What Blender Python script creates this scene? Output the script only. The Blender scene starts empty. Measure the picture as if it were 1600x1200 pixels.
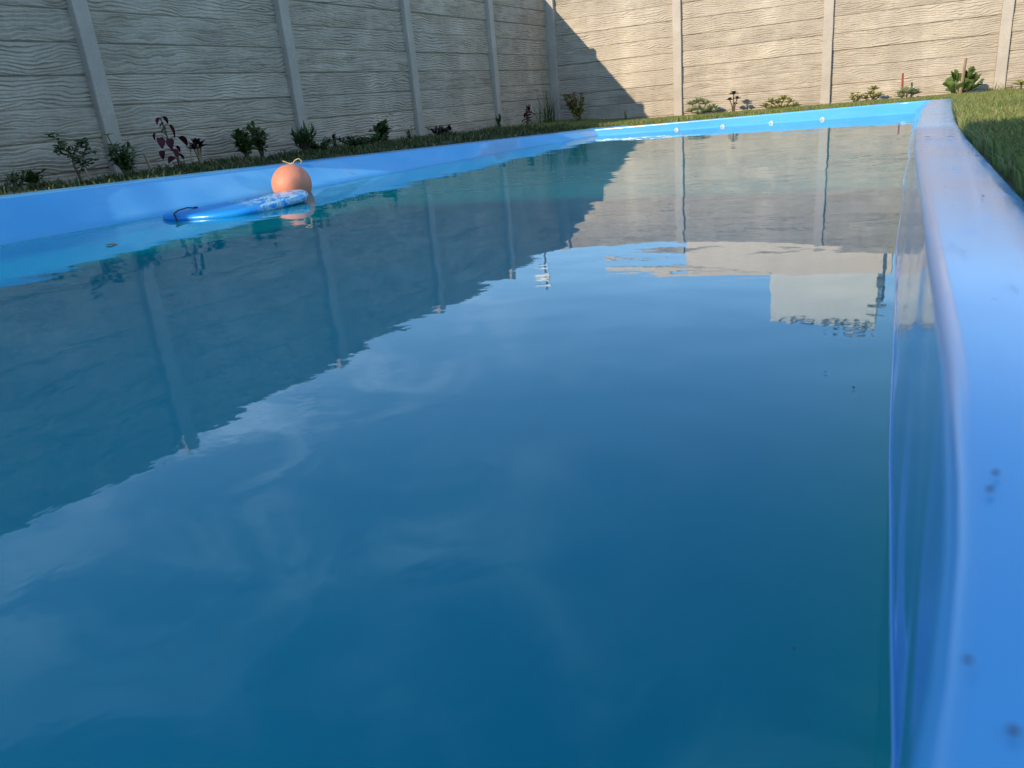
import bpy, bmesh, math, random
import numpy as np
from mathutils import Vector, Matrix, noise as mnoise

random.seed(7)
RNG = np.random.default_rng(11)
SC = bpy.context.scene
COL = SC.collection
H = 0.43                       # height of the lens above the water
# ------------------------------------------------------------------ camera
R = Matrix(((0.89391777, -0.0752343, 0.44187195),
            (0.4392141, 0.34376284, -0.83001089),
            (-0.08945387, 0.93603788, 0.34033968)))
cam_d = bpy.data.cameras.new('camera')
cam = bpy.data.objects.new('camera', cam_d)
COL.objects.link(cam)
cam.matrix_world = R.to_4x4()
cam_d.sensor_fit = 'HORIZONTAL'
cam_d.sensor_width = 36.0
cam_d.lens = 27.0
cam_d.clip_start = 0.01
cam_d.clip_end = 2000
cam_d.dof.use_dof = True
cam_d.dof.focus_distance = 5.0
cam_d.dof.aperture_fstop = 11.0
SC.camera = cam
# ------------------------------------------------------------------ light
SUN_TRAVEL = Vector((0.363, 1.0, -0.42)).normalized()
to_sun = -SUN_TRAVEL
sun_el = math.asin(to_sun.z)
sun_az = math.atan2(to_sun.x, to_sun.y)
sun_d = bpy.data.lights.new('sun', 'SUN')
sun_d.energy = 2.85
sun_d.angle = math.radians(0.53)
sun_d.color = (1.0, 0.86, 0.67)
sun = bpy.data.objects.new('sun', sun_d)
COL.objects.link(sun)
sun.rotation_euler = SUN_TRAVEL.to_track_quat('-Z', 'Y').to_euler()
W = bpy.data.worlds.new('World')
SC.world = W
W.use_nodes = True
wt = W.node_tree
wt.nodes.clear()
def wn(t, **k):
    n = wt.nodes.new(t)
    for a, b in k.items():
        setattr(n, a, b)
    return n
sky = wn('ShaderNodeTexSky', sky_type='NISHITA', sun_disc=False)
sky.sun_elevation = sun_el
sky.sun_rotation = sun_az
sky.air_density = 1.1
sky.dust_density = 0.05
sky.ozone_density = 4.0
bg = wn('ShaderNodeBackground')
bg.inputs['Strength'].default_value = 0.14
out = wn('ShaderNodeOutputWorld')
# thin high cloud, spread over the whole sky
tc = wn('ShaderNodeTexCoord')
sep = wn('ShaderNodeSeparateXYZ')
wt.links.new(tc.outputs['Generated'], sep.inputs[0])
def wm(op, a, b=None, c=None):
    n = wn('ShaderNodeMath', operation=op)
    for i, v in enumerate((a, b, c)):
        if v is None:
            continue
        if isinstance(v, (int, float)):
            n.inputs[i].default_value = v
        else:
            wt.links.new(v, n.inputs[i])
    return n.outputs[0]
zc = wm('MAXIMUM', wm('ADD', sep.outputs[2], 0.12), 0.05)
comb = wn('ShaderNodeCombineXYZ')
wt.links.new(wm('DIVIDE', sep.outputs[0], zc), comb.inputs[0])
wt.links.new(wm('DIVIDE', sep.outputs[1], zc), comb.inputs[1])
nz = wn('ShaderNodeTexNoise')
nz.inputs['Scale'].default_value = 2.6
nz.inputs['Detail'].default_value = 9
nz.inputs['Roughness'].default_value = 0.56
nz.inputs['Distortion'].default_value = 0.9
wt.links.new(comb.outputs[0], nz.inputs['Vector'])
def wramp(f, a, b):
    r = wn('ShaderNodeValToRGB')
    r.color_ramp.interpolation = 'EASE'
    r.color_ramp.elements[0].position = a
    r.color_ramp.elements[1].position = b
    wt.links.new(f, r.inputs[0])
    return r.outputs[0]
nb = wn('ShaderNodeTexNoise')
nb.inputs['Scale'].default_value = 0.62
nb.inputs['Detail'].default_value = 3
nb.inputs['Distortion'].default_value = 0.3
off = wn('ShaderNodeVectorMath', operation='ADD')
off.inputs[1].default_value = (1.7, 0.6, 0.0)
wt.links.new(comb.outputs[0], off.inputs[0])
wt.links.new(off.outputs[0], nb.inputs['Vector'])
cloud = wm('MULTIPLY', wramp(nb.outputs['Fac'], 0.38, 0.66), wm('ADD', wm('MULTIPLY', wramp(nz.outputs['Fac'], 0.40, 0.68), 0.92), 0.08))
mix = wn('ShaderNodeMix', data_type='RGBA')
mix.inputs[7].default_value = (4.8, 6.4, 8.6, 1)
wt.links.new(wm('MULTIPLY', cloud, 0.66), mix.inputs[0])
wt.links.new(sky.outputs[0], mix.inputs[6])
wt.links.new(mix.outputs[2], bg.inputs[0])
wt.links.new(bg.outputs[0], out.inputs[0])
SC.view_settings.view_transform = 'Standard'
SC.view_settings.look = 'None'
SC.view_settings.gamma = 1.0
SC.view_settings.use_curve_mapping = False
SC.view_settings.exposure = 1.0
SC.render.engine = 'CYCLES'
SC.cycles.use_denoising = True
SC.cycles.max_bounces = 8
SC.cycles.caustics_reflective = False
SC.cycles.caustics_refractive = False

# ------------------------------------------------------------------ materials
class Mat:
    def __init__(s, name):
        s.m = bpy.data.materials.new(name)
        s.m.use_nodes = True
        s.t = s.m.node_tree
        s.b = s.t.nodes['Principled BSDF']
    def n(s, t, **k):
        n = s.t.nodes.new(t)
        for a, b in k.items():
            setattr(n, a, b)
        return n
    def l(s, a, b):
        s.t.links.new(a, b)
    def coord(s, kind='Object'):
        return s.n('ShaderNodeTexCoord').outputs[kind]
    def mapping(s, v, scale=(1, 1, 1)):
        m = s.n('ShaderNodeMapping')
        m.inputs['Scale'].default_value = scale
        s.l(v, m.inputs['Vector'])
        return m.outputs[0]
    def noise(s, v, scale, detail=4, rough=0.55, dist=0.0):
        n = s.n('ShaderNodeTexNoise')
        s.l(v, n.inputs['Vector'])
        n.inputs['Scale'].default_value = scale
        n.inputs['Detail'].default_value = detail
        n.inputs['Roughness'].default_value = rough
        n.inputs['Distortion'].default_value = dist
        return n.outputs['Fac']
    def math(s, op, a, b=None):
        n = s.n('ShaderNodeMath', operation=op)
        for i, v in enumerate((a, b)):
            if v is None:
                continue
            if isinstance(v, (int, float)):
                n.inputs[i].default_value = v
            else:
                s.l(v, n.inputs[i])
        return n.outputs[0]
    def ramp(s, f, *stops):
        r = s.n('ShaderNodeValToRGB')
        e = r.color_ramp.elements
        while len(e) < len(stops):
            e.new(0.5)
        for k, (p, c) in enumerate(stops):
            e[k].position = p
            e[k].color = (*c, 1) if len(c) == 3 else c
        s.l(f, r.inputs[0])
        return r.outputs[0]
    def mix(s, f, a, b, mode='MIX'):
        m = s.n('ShaderNodeMix', data_type='RGBA', blend_type=mode)
        for i, v in ((0, f), (6, a), (7, b)):
            if isinstance(v, (int, float)):
                m.inputs[i].default_value = v
            elif isinstance(v, tuple):
                m.inputs[i].default_value = (*v, 1)
            else:
                s.l(v, m.inputs[i])
        return m.outputs[2]
    def bump(s, h, dist, strength=1.0, normal=None):
        b = s.n('ShaderNodeBump')
        b.inputs['Strength'].default_value = strength
        b.inputs['Distance'].default_value = dist
        s.l(h, b.inputs['Height'])
        if normal is not None:
            s.l(normal, b.inputs['Normal'])
        return b.outputs[0]
    def set(s, **k):
        for a, v in k.items():
            i = s.b.inputs[a.replace('_', ' ')]
            if hasattr(v, 'is_linked'):
                s.l(v, i)
            elif isinstance(v, tuple):
                i.default_value = (*v, 1)
            else:
                i.default_value = v
        return s.m

def mat_concrete(name, light, mid, dark, grain=1.0):
    M = Mat(name)
    c = M.coord('Object')
    oi = M.n('ShaderNodeObjectInfo')
    va = M.n('ShaderNodeVectorMath', operation='ADD')
    sc_ = M.n('ShaderNodeVectorMath', operation='SCALE')
    sc_.inputs['Scale'].default_value = 37.0
    cmb = M.n('ShaderNodeCombineXYZ')
    for k in range(3):
        M.l(oi.outputs['Random'], cmb.inputs[k])
    M.l(cmb.outputs[0], sc_.inputs[0])
    M.l(c, va.inputs[0]); M.l(sc_.outputs[0], va.inputs[1])
    v = va.outputs[0]
    big = M.noise(c, 2.2, 5, 0.6)
    col = M.ramp(big, (0.2, dark), (0.5, mid), (0.72, light))
    st = M.noise(M.mapping(v, (3, 3, 26)), 1.6, 6, 0.65)
    col = M.mix(M.math('MULTIPLY', M.ramp(st, (0.42, (0, 0, 0)), (0.75, (1, 1, 1))), 0.4 * grain), col, dark)
    fine = M.noise(v, 90, 4, 0.7)
    col = M.mix(0.35, col, M.ramp(fine, (0.3, (0.35, 0.35, 0.35)), (0.7, (1, 1, 1))), 'MULTIPLY')
    gp = M.n('ShaderNodeNewGeometry').outputs['Position']
    run = M.ramp(M.noise(M.mapping(gp, (2.6, 2.6, 0.35)), 1.7, 5, 0.62), (0.50, (0, 0, 0)), (0.72, (1, 1, 1)))
    col = M.mix(M.math('MULTIPLY', run, 0.5), col, dark)
    tint = M.math('ADD', M.math('MULTIPLY', oi.outputs['Random'], 0.10), 0.92)
    col = M.mix(1.0, col, tint, 'MULTIPLY')
    h = M.math('ADD', M.math('MULTIPLY', M.noise(M.mapping(v, (6, 6, 60)), 1.5, 6, 0.65), 1.0), M.math('MULTIPLY', fine, 0.25))
    return M.set(Base_Color=col, Roughness=0.92, Normal=M.bump(h, 0.006 * grain), Specular_IOR_Level=0.25)

M_PANEL = mat_concrete('cast_concrete', (0.59, 0.505, 0.390), (0.48, 0.408, 0.314), (0.335, 0.283, 0.217), 1.0)
M_POST = mat_concrete('post_concrete', (0.56, 0.49, 0.40), (0.47, 0.41, 0.335), (0.36, 0.31, 0.255), 0.35)

def mat_gel(name='blue_gelcoat', wavy=False):
    M = Mat(name)
    c = M.coord('Object')
    n1 = M.noise(c, 1.3, 4, 0.6)
    col = M.ramp(n1, (0.3, (0.082, 0.385, 0.71)), (0.7, (0.112, 0.450, 0.77)))
    sp = M.n('ShaderNodeTexVoronoi', feature='F1', voronoi_dimensions='2D' if not wavy else '3D')
    sp.inputs['Scale'].default_value = 21
    M.l(c, sp.inputs['Vector'])
    rnd = M.n('ShaderNodeSeparateColor')
    M.l(sp.outputs['Color'], rnd.inputs[0])
    keep = M.math('GREATER_THAN', rnd.outputs[0], 0.72)
    d = M.math('MULTIPLY', M.ramp(sp.outputs['Distance'], (0.028, (1, 1, 1)), (0.05, (0, 0, 0))), keep)
    col = M.mix(M.math('MULTIPLY', d, 0.62), col, (0.06, 0.09, 0.14))
    dust = M.ramp(M.noise(c, 7, 6, 0.7), (0.5, (0, 0, 0)), (0.8, (1, 1, 1)))
    col = M.mix(M.math('MULTIPLY', dust, 0.10), col, (0.40, 0.46, 0.5))
    scuff = M.ramp(M.noise(M.mapping(c, (9, 1.2, 9)), 6, 6, 0.7), (0.56, (0, 0, 0)), (0.70, (1, 1, 1)))
    col = M.mix(M.math('MULTIPLY', scuff, 0.10), col, (0.30, 0.42, 0.56))
    if wavy:                # tide mark left by the water
        sz = M.n('ShaderNodeSeparateXYZ')
        M.l(c, sz.inputs[0])
        zz = M.math('ADD', sz.outputs[2], M.math('MULTIPLY', M.noise(M.mapping(c, (1, 1, .2)), 6, 5, 0.6), 0.018))
        tide = M.ramp(M.math('ADD', M.math('MULTIPLY', zz, 10.0), 4.6), (0.30, (1, 1, 1)), (0.46, (0, 0, 0)))
        col = M.mix(M.math('MULTIPLY', tide, 0.30), col, (0.22, 0.36, 0.42))
    r = M.math('ADD', M.math('MULTIPLY', M.noise(c, 5, 5, 0.6), 0.16), 0.10)
    r = M.math('ADD', r, M.math('MULTIPLY', scuff, 0.10))
    wav = M.noise(c, 3.0, 2, 0.5)
    if wavy:
        r = M.math('ADD', M.math('MULTIPLY', M.noise(c, 5, 5, 0.6), 0.10), 0.015)
        wav = M.noise(M.mapping(c, (1, 1.0, 1.4)), 2.3, 1, 0.4)
        return M.set(Base_Color=col, Roughness=r, IOR=1.5, Normal=M.bump(wav, 0.030, 1.0))
    return M.set(Base_Color=col, Roughness=r, IOR=1.5, Normal=M.bump(wav, 0.004, 0.6))
M_GEL = mat_gel()
M_GELW = mat_gel('wet_blue_gelcoat', True)

def mat_water():
    M = Mat('pool_water')
    c = M.coord('Object')
    h1 = M.noise(M.mapping(c, (1, 1.3, 1)), 1.7, 2, 0.5)
    h2 = M.noise(M.mapping(c, (1, 1.2, 1)), 6.0, 3, 0.55, 0.4)
    h3 = M.noise(c, 19.0, 3, 0.55)
    patch = M.ramp(M.noise(c, 0.55, 2, 0.5), (0.35, (0.35, 0.35, 0.35)), (0.65, (1, 1, 1)))
    h = M.math('ADD', M.math('MULTIPLY', h1, 0.0042), M.math('MULTIPLY', M.math('MULTIPLY', h2, patch), 0.0006))
    h = M.math('ADD', h, M.math('MULTIPLY', M.math('MULTIPLY', h3, patch), 0.00017))
    col = M.ramp(M.noise(c, 0.6, 2, 0.5), (0.3, (0.0001, 0.206, 0.266)), (0.7, (0.0002, 0.231, 0.290)))
    M.b.subsurface_method = 'RANDOM_WALK'
    M.b.inputs['Subsurface Radius'].default_value = (0.30, 0.36, 0.38)
    M.b.inputs['Subsurface Scale'].default_value = 5.0
    M.b.inputs['Subsurface Weight'].default_value = 1.0
    M.b.inputs['Specular Tint'].default_value = (0.30, 0.85, 1.0, 1)
    return M.set(Base_Color=col, Roughness=0.0, IOR=1.44, Normal=M.bump(h, 1.0))
M_WATER = mat_water()

def mat_simple(name, c1, c2, rough=0.6, scale=8, bump=0.0, spec=0.5, trans=0.0, island=False, bscale=None):
    M = Mat(name)
    c = M.coord('Object')
    f = M.noise(c, scale, 5, 0.6)
    col = M.ramp(f, (0.3, c1), (0.7, c2))
    if island:
        g = M.n('ShaderNodeNewGeometry')
        v = M.math('ADD', M.math('MULTIPLY', g.outputs['Random Per Island'], 0.7), 0.62)
        col = M.mix(1.0, col, v, 'MULTIPLY')
        if 'grass' in name or 'cover' in name:
            dry = M.math('GREATER_THAN', M.math('FRACT', M.math('MULTIPLY', g.outputs['Random Per Island'], 17.3)), 0.84)
            col = M.mix(M.math('MULTIPLY', dry, 0.8), col, (0.30, 0.24, 0.11))
    k = dict(Base_Color=col, Roughness=rough, Specular_IOR_Level=spec)
    if bump:
        k['Normal'] = M.bump(M.noise(c, bscale or scale * 4, 5, 0.6), bump)
    M.set(**k)
    if trans:
        tr = M.n('ShaderNodeBsdfTranslucent')
        M.l(col, tr.inputs[0])
        mx = M.n('ShaderNodeMixShader')
        mx.inputs[0].default_value = trans
        M.l(M.b.outputs[0], mx.inputs[1]); M.l(tr.outputs[0], mx.inputs[2])
        M.l(mx.outputs[0], M.t.nodes['Material Output'].inputs[0])
    return M.m
M_SOIL = mat_simple('soil', (0.034, 0.042, 0.016), (0.078, 0.072, 0.034), 0.95, 5, 0.02)
M_GRASS = mat_simple('grass_blades', (0.15, 0.20, 0.045), (0.29, 0.31, 0.095), 0.55, 3, 0, 0.3, 0.35, True)
M_WEED = mat_simple('weed_green', (0.035, 0.075, 0.018), (0.075, 0.115, 0.030), 0.55, 9, 0, 0.3, 0.3, True)
M_COVER = mat_simple('ground_cover', (0.034, 0.062, 0.018), (0.085, 0.110, 0.036), 0.6, 5, 0, 0.25, 0.2, True)
M_JADE = mat_simple('jade_leaf', (0.075, 0.13, 0.035), (0.13, 0.19, 0.05), 0.35, 12, 0, 0.5, 0.15)
M_LEAF = mat_simple('leaf_green', (0.040, 0.085, 0.020), (0.085, 0.130, 0.034), 0.45, 9, 0, 0.4, 0.25, True)
M_LEAFY = mat_simple('leaf_yellow_green', (0.25, 0.26, 0.05), (0.40, 0.38, 0.10), 0.5, 9, 0, 0.4, 0.25, True)
M_PALE = mat_simple('leaf_pale', (0.36, 0.41, 0.20), (0.52, 0.54, 0.33), 0.5, 9, 0, 0.4, 0.2, True)
M_BURG = mat_simple('leaf_burgundy', (0.045, 0.006, 0.014), (0.085, 0.014, 0.026), 0.5, 12, 0, 0.15, 0.12)
M_DARKP = mat_simple('leaf_dark_purple', (0.028, 0.012, 0.018), (0.055, 0.022, 0.030), 0.5, 12, 0, 0.15, 0.1, True)
M_STEM = mat_simple('stem_brown', (0.07, 0.05, 0.03), (0.14, 0.10, 0.06), 0.8, 20, 0.003)
M_STEMG = mat_simple('stem_green', (0.07, 0.10, 0.03), (0.13, 0.15, 0.06), 0.7, 20)
M_STICK = mat_simple('stake_wood', (0.24, 0.15, 0.085), (0.36, 0.24, 0.14), 0.8, 14, 0.003)
M_RED = mat_simple('red_paint', (0.25, 0.045, 0.03), (0.33, 0.07, 0.05), 0.6, 14)
M_YEL = mat_simple('petal_yellow', (0.75, 0.58, 0.05), (0.85, 0.68, 0.12), 0.6, 20)
M_PINK = mat_simple('petal_red', (0.30, 0.05, 0.05), (0.42, 0.10, 0.09), 0.6, 20)
M_WHITE = mat_simple('white_plastic', (0.74, 0.74, 0.70), (0.82, 0.82, 0.79), 0.35, 9)
M_FIT = mat_simple('aged_plastic', (0.42, 0.46, 0.46), (0.56, 0.58, 0.56), 0.5, 40)
M_GRIT = mat_simple('grit', (0.07, 0.09, 0.13), (0.12, 0.14, 0.19), 0.8, 200)
M_DRYL = mat_simple('dry_petal', (0.60, 0.60, 0.55), (0.72, 0.70, 0.62), 0.7, 30)
M_BLACK = mat_simple('black_cord', (0.010, 0.010, 0.012), (0.02, 0.02, 0.022), 0.55, 40)
M_ORANGE = mat_simple('orange_vinyl', (0.60, 0.205, 0.115), (0.68, 0.255, 0.15), 0.55, 7, 0.002, 0.4, 0, False, 60)
M_ROPE = mat_simple('rope_straw', (0.42, 0.32, 0.12), (0.56, 0.46, 0.2), 0.85, 60)
M_PEACH = mat_simple('peach_render', (0.72, 0.58, 0.43), (0.80, 0.67, 0.51), 0.9, 2.5, 0.01)
M_CREAM = mat_simple('cream_render', (0.76, 0.73, 0.64), (0.84, 0.81, 0.72), 0.9, 1.2, 0.02)
M_HOUSE = mat_simple('house_render', (0.55, 0.52, 0.47), (0.66, 0.63, 0.57), 0.9, 2.0, 0.01)
M_ROOF = mat_simple('roof_fascia', (0.16, 0.15, 0.14), (0.24, 0.22, 0.2), 0.8, 3)
M_METAL = mat_simple('dull_metal', (0.07, 0.075, 0.08), (0.12, 0.12, 0.125), 0.45, 9)
M_GLASS = mat_simple('window_glass', (0.03, 0.035, 0.04), (0.05, 0.055, 0.06), 0.06, 2)

def mat_board():
    M = Mat('board_skin')
    c = M.coord('Object')
    s = M.n('ShaderNodeSeparateXYZ')
    M.l(c, s.inputs[0])
    v = M.mapping(c, (9, 3, 9))
    streak = M.ramp(M.noise(v, 1.6, 6, 0.62, 1.6), (0.36, (0.010, 0.15, 0.62)), (0.46, (0.04, 0.36, 0.72)), (0.54, (0.58, 0.72, 0.78)), (0.60, (0.06, 0.34, 0.62)), (0.68, (0.46, 0.58, 0.52)), (0.76, (0.02, 0.20, 0.6)))
    f = M.math('ADD', s.outputs[0], M.math('MULTIPLY', s.outputs[1], 0.42))
    f = M.math('ADD', f, M.math('MULTIPLY', M.noise(c, 5, 4, 0.6), 0.2))
    col = M.mix(M.ramp(f, (0.52, (0, 0, 0)), (0.64, (1, 1, 1))), (0.012, 0.27, 0.72), streak)
    return M.set(Base_Color=col, Roughness=0.28, IOR=1.45, Normal=M.bump(M.noise(c, 60, 3, 0.5), 0.001))
M_BOARD = mat_board()

# ------------------------------------------------------------------ helpers
def link(o, parent=None):
    COL.objects.link(o)
    if parent is not None:
        o.parent = parent
    return o
def mesh_obj(name, verts, faces, mat, parent=None, smooth=False, loc=None):
    me = bpy.data.meshes.new(name)
    me.from_pydata([tuple(v) for v in verts], [], [tuple(f) for f in faces])
    if smooth:
        me.polygons.foreach_set('use_smooth', [True] * len(me.polygons))
    me.materials.append(mat)
    me.update()
    o = bpy.data.objects.new(name, me)
    if loc is not None:
        o.location = loc
    return link(o, parent)
def bm_obj(name, bm, mat, parent=None, smooth=False, loc=None):
    me = bpy.data.meshes.new(name)
    bm.normal_update()
    bm.to_mesh(me)
    bm.free()
    if smooth:
        me.polygons.foreach_set('use_smooth', [True] * len(me.polygons))
    me.materials.append(mat)
    o = bpy.data.objects.new(name, me)
    if loc is not None:
        o.location = loc
    return link(o, parent)
def tag(o, label=None, cat=None, group=None, kind=None):
    if label: o['label'] = label
    if cat: o['category'] = cat
    if group: o['group'] = group
    if kind: o['kind'] = kind
    return o
def thing(name, label, cat, loc=(0, 0, 0), rz=0.0, group=None):
    o = bpy.data.objects.new(name, None)
    o.empty_display_size = 0.1
    o.location = loc
    o.rotation_euler = (0, 0, rz)
    link(o)
    return tag(o, label, cat, group)
def copy_tree(o, parent=None):
    c = o.copy()
    COL.objects.link(c)
    if parent is not None:
        c.parent = parent
    for ch in list(o.children):
        copy_tree(ch, c)
    return c
def box_bm(x0, x1, y0, y1, z0, z1, bev=0.0, bm=None):
    own = bm is None
    b = bmesh.new()
    vs = [b.verts.new((x, y, z)) for x in (x0, x1) for y in (y0, y1) for z in (z0, z1)]
    for f in ((0, 1, 3, 2), (4, 6, 7, 5), (0, 4, 5, 1), (2, 3, 7, 6), (0, 2, 6, 4), (1, 5, 7, 3)):
        b.faces.new([vs[i] for i in f])
    if bev:
        bmesh.ops.bevel(b, geom=b.edges[:], offset=bev, segments=2, affect='EDGES', profile=0.6)
    bmesh.ops.recalc_face_normals(b, faces=b.faces[:])
    if own:
        return b
    me = bpy.data.meshes.new('tmp')
    b.to_mesh(me); b.free()
    bm.from_mesh(me)
    bpy.data.meshes.remove(me)
    return bm
def tube(path, rad, seg=6, cap=True, verts=None, faces=None):
    V = [] if verts is None else verts
    F = [] if faces is None else faces
    base = len(V)
    P = [Vector(p) for p in path]
    n = len(P)
    rs = rad if isinstance(rad, (list, tuple)) else [rad] * n
    prev = None
    for i in range(n):
        t = (P[min(i + 1, n - 1)] - P[max(i - 1, 0)])
        t = t.normalized() if t.length > 1e-9 else Vector((0, 0, 1))
        if prev is None:
            a = Vector((0, 0, 1)) if abs(t.z) < 0.9 else Vector((1, 0, 0))
            u = t.cross(a).normalized()
        else:
            u = (prev - t * prev.dot(t)).normalized()
        prev = u
        w = t.cross(u)
        for k in range(seg):
            an = 2 * math.pi * k / seg
            V.append(P[i] + (u * math.cos(an) + w * math.sin(an)) * rs[i])
    for i in range(n - 1):
        for k in range(seg):
            a = base + i * seg + k
            b = base + i * seg + (k + 1) % seg
            F.append((a, b, b + seg, a + seg))
    if cap:
        F.append(tuple(base + k for k in reversed(range(seg))))
        F.append(tuple(base + (n - 1) * seg + k for k in range(seg)))
    return V, F
def ray(px, py):
    v = Vector((px - 800.0, -(py - 600.0), -1200.0))
    return R @ v
def at_x(px, py, x):
    d = ray(px, py); return d * (x / d.x)
def at_y(px, py, y):
    d = ray(px, py); return d * (y / d.y)
def at_z(px, py, z):
    d = ray(px, py); return d * (z / d.z)
def mirror_at_y(px, py, y):
    p = at_y(px, py, y); p.z = -p.z - 2 * H; return p
def mirror_at_x(px, py, x):
    p = at_x(px, py, x); p.z = -p.z - 2 * H; return p
def interp(t, tab):
    return float(np.interp(t, [a for a, _ in tab], [b for _, b in tab]))

# ------------------------------------------------------------------ pool outline
LW, RW = -5.04, 11.74          # faces of the posts of the left and the far wall
XW_R = [(-1.2, -0.01), (0.25, 0.016), (0.47, 0.023), (0.62, 0.018), (0.84, 0.014), (1.15, 0.006), (1.6, -0.006), (2.3, -0.012), (3.45, -0.016), (9.53, 0.0)]
XI_R = [(-1.2, -0.02), (0.08, 0.002), (0.15, 0.011), (0.24, 0.018), (0.4, 0.021), (0.7, 0.018), (1.16, 0.014), (2.0, 0.006), (2.76, 0.006), (3.5, 0.012), (5.5, 0.036), (9.55, 0.14)]
XO_R = [(-1.2, 0.14), (1.16, 0.128), (2.45, 0.134), (3.5, 0.150), (5.2, 0.196), (9.6, 0.34)]
XW_L = [(-1.2, -4.48), (2.48, -4.34), (3.29, -4.24), (4.71, -4.06), (7.63, -3.91), (9.53, -3.52)]
XI_L = [(-1.2, -4.58), (2.61, -4.45), (3.44, -4.44), (5.19, -4.33), (6.73, -4.06), (9.66, -3.62)]
XW_R, XI_R, XO_R, XW_L, XI_L = [[(a * H / 0.46, b * H / 0.46) for a, b in t_] for t_ in (XW_R, XI_R, XO_R, XW_L, XI_L)]
YEND = XI_L[-1][0]
def z_rim(x, y):
    r = -0.113 - 0.0236 * y
    l = -0.158 - 0.0232 * y
    t = min(max(-x / 4.0, 0), 1)
    return r + (l - r) * t
prof = []                      # (water xy, inner xy, outer xy)
YN, YF = -1.12, 9.53 * H / 0.46
ys = [YN + (YF - 0.08 - YN) * (k / 60) ** 1.0 for k in range(61)]
ys = sorted(set([round(y, 4) for y in ys] + [0.05 * k for k in range(1, 30)]))
for y in ys:
    prof.append(((interp(y, XW_R) + 0.0035 * math.sin(y * 4.6 + 0.6) * min(1, max(0, (y - .3) / .6)) * (1 if y < 5 else 0.3), y), (interp(y, XI_R), y), (interp(y, XO_R), y)))
FARI, FARO = YF + 0.14, YF + 0.31
prof.append(((0.0, YF), (0.135, YF + 0.07), (0.33, YF + 0.25)))
prof.append(((-0.06, YF), (0.09, FARI), (0.25, FARO)))
for k in range(1, 25):
    x = -0.06 + (-3.18 + 0.06) * k / 25
    prof.append(((x, YF), (x, FARI), (x, FARO)))
prof.append(((-3.272, YF), (-3.370, FARI), (-3.445, FARO)))
prof.append(((-3.286, YF), (-3.385, FARI), (-3.46, FARO)))
prof.append(((-3.290, YF - 0.014), (-3.390, FARI - 0.015), (-3.475, FARO - 0.02)))
for k in range(1, 41):
    y = YF - 0.08 + (YN - YF + 0.08) * k / 40
    xi = interp(y, XI_L)
    prof.append(((interp(y, XW_L), y), (xi, y), (xi - 0.15, y)))
for k in range(1, 12):
    x = -4.25 + 4.25 * k / 12
    prof.append(((x, YN), (x, YN - 0.06), (x, YN - 0.2)))
NP = len(prof)

# ------------------------------------------------------------------ ground
outer_poly = [p[2] for p in prof]
def inside_outer(x, y, shrink=0.03):
    if y < YN - 0.2 + shrink or y > FARO - shrink:
        return False
    xo = interp(y, XO_R) - shrink
    xl = interp(min(y, YEND), XI_L) - 0.15 + shrink
    return xl < x < xo
def z_ground(x, y):
    right = -0.138 - 0.0228 * y
    left = -0.195 - 0.011 * y
    if x > -3.4:
        t = 0.0
    else:
        t = min((-3.4 - x) / 1.6, 1.0)
    t = t * t * (3 - 2 * t)
    z = right + (left - right) * t
    xi = interp(min(max(y, YN), YEND), XI_L)
    if x < xi + 0.2 and y < 9.6:          # bank down from the wall to the rim
        s = min(max((xi - 0.12 - x) / 0.35, 0), 1)
        zr = z_rim(xi, y) - 0.03
        z = zr + (max(z, zr) - zr) * s
    z = min(z, z_rim(min(max(x, -4.3), 0.2), y) - 0.018) if inside_outer(x, y, -0.25) else z
    return z + 0.008 * mnoise.noise(Vector((x * 3.1, y * 3.1, 0)))
def build_ground():
    xs = list(np.arange(-9.0, -5.2, 0.5)) + list(np.arange(-5.2, -3.3, 0.07)) + list(np.arange(-3.3, -0.1, 0.25)) + list(np.arange(-0.1, 0.6, 0.035)) + list(np.arange(0.6, 12.01, 0.3))
    ysg = list(np.arange(-12.0, -1.6, 0.4)) + list(np.arange(-1.6, 8.6, 0.12)) + list(np.arange(8.6, 12.4, 0.06)) + list(np.arange(12.4, 16, 0.4))
    V, F, idx = [], [], {}
    for i, x in enumerate(xs):
        for j, y in enumerate(ysg):
            idx[i, j] = len(V)
            V.append((x, y, z_ground(x, min(y, 12))))
    for i in range(len(xs) - 1):
        for j in range(len(ysg) - 1):
            cs = [(xs[a], ysg[b]) for a in (i, i + 1) for b in (j, j + 1)]
            if all(inside_outer(cx, cy) for cx, cy in cs):
                continue
            F.append((idx[i, j], idx[i + 1, j], idx[i + 1, j + 1], idx[i, j + 1]))
    o = mesh_obj('ground', V, F, M_SOIL, None, True)
    tag(o, kind='structure')
    x0, x1, y0, y1 = xs[0] + .2, xs[-1] - .2, ysg[0] + .2, ysg[-1] - .2
    B = 900
    z = -0.55
    Vt = [(x0, y0, z), (x1, y0, z), (x1, y1, z), (x0, y1, z), (-B, -B, z), (B, -B, z), (B, B, z), (-B, B, z)]
    Ft = [(4, 5, 1, 0), (5, 6, 2, 1), (6, 7, 3, 2), (7, 4, 0, 3)]
    t = mesh_obj('terrain', Vt, Ft, M_SOIL)
    tag(t, kind='structure')
build_ground()

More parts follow.
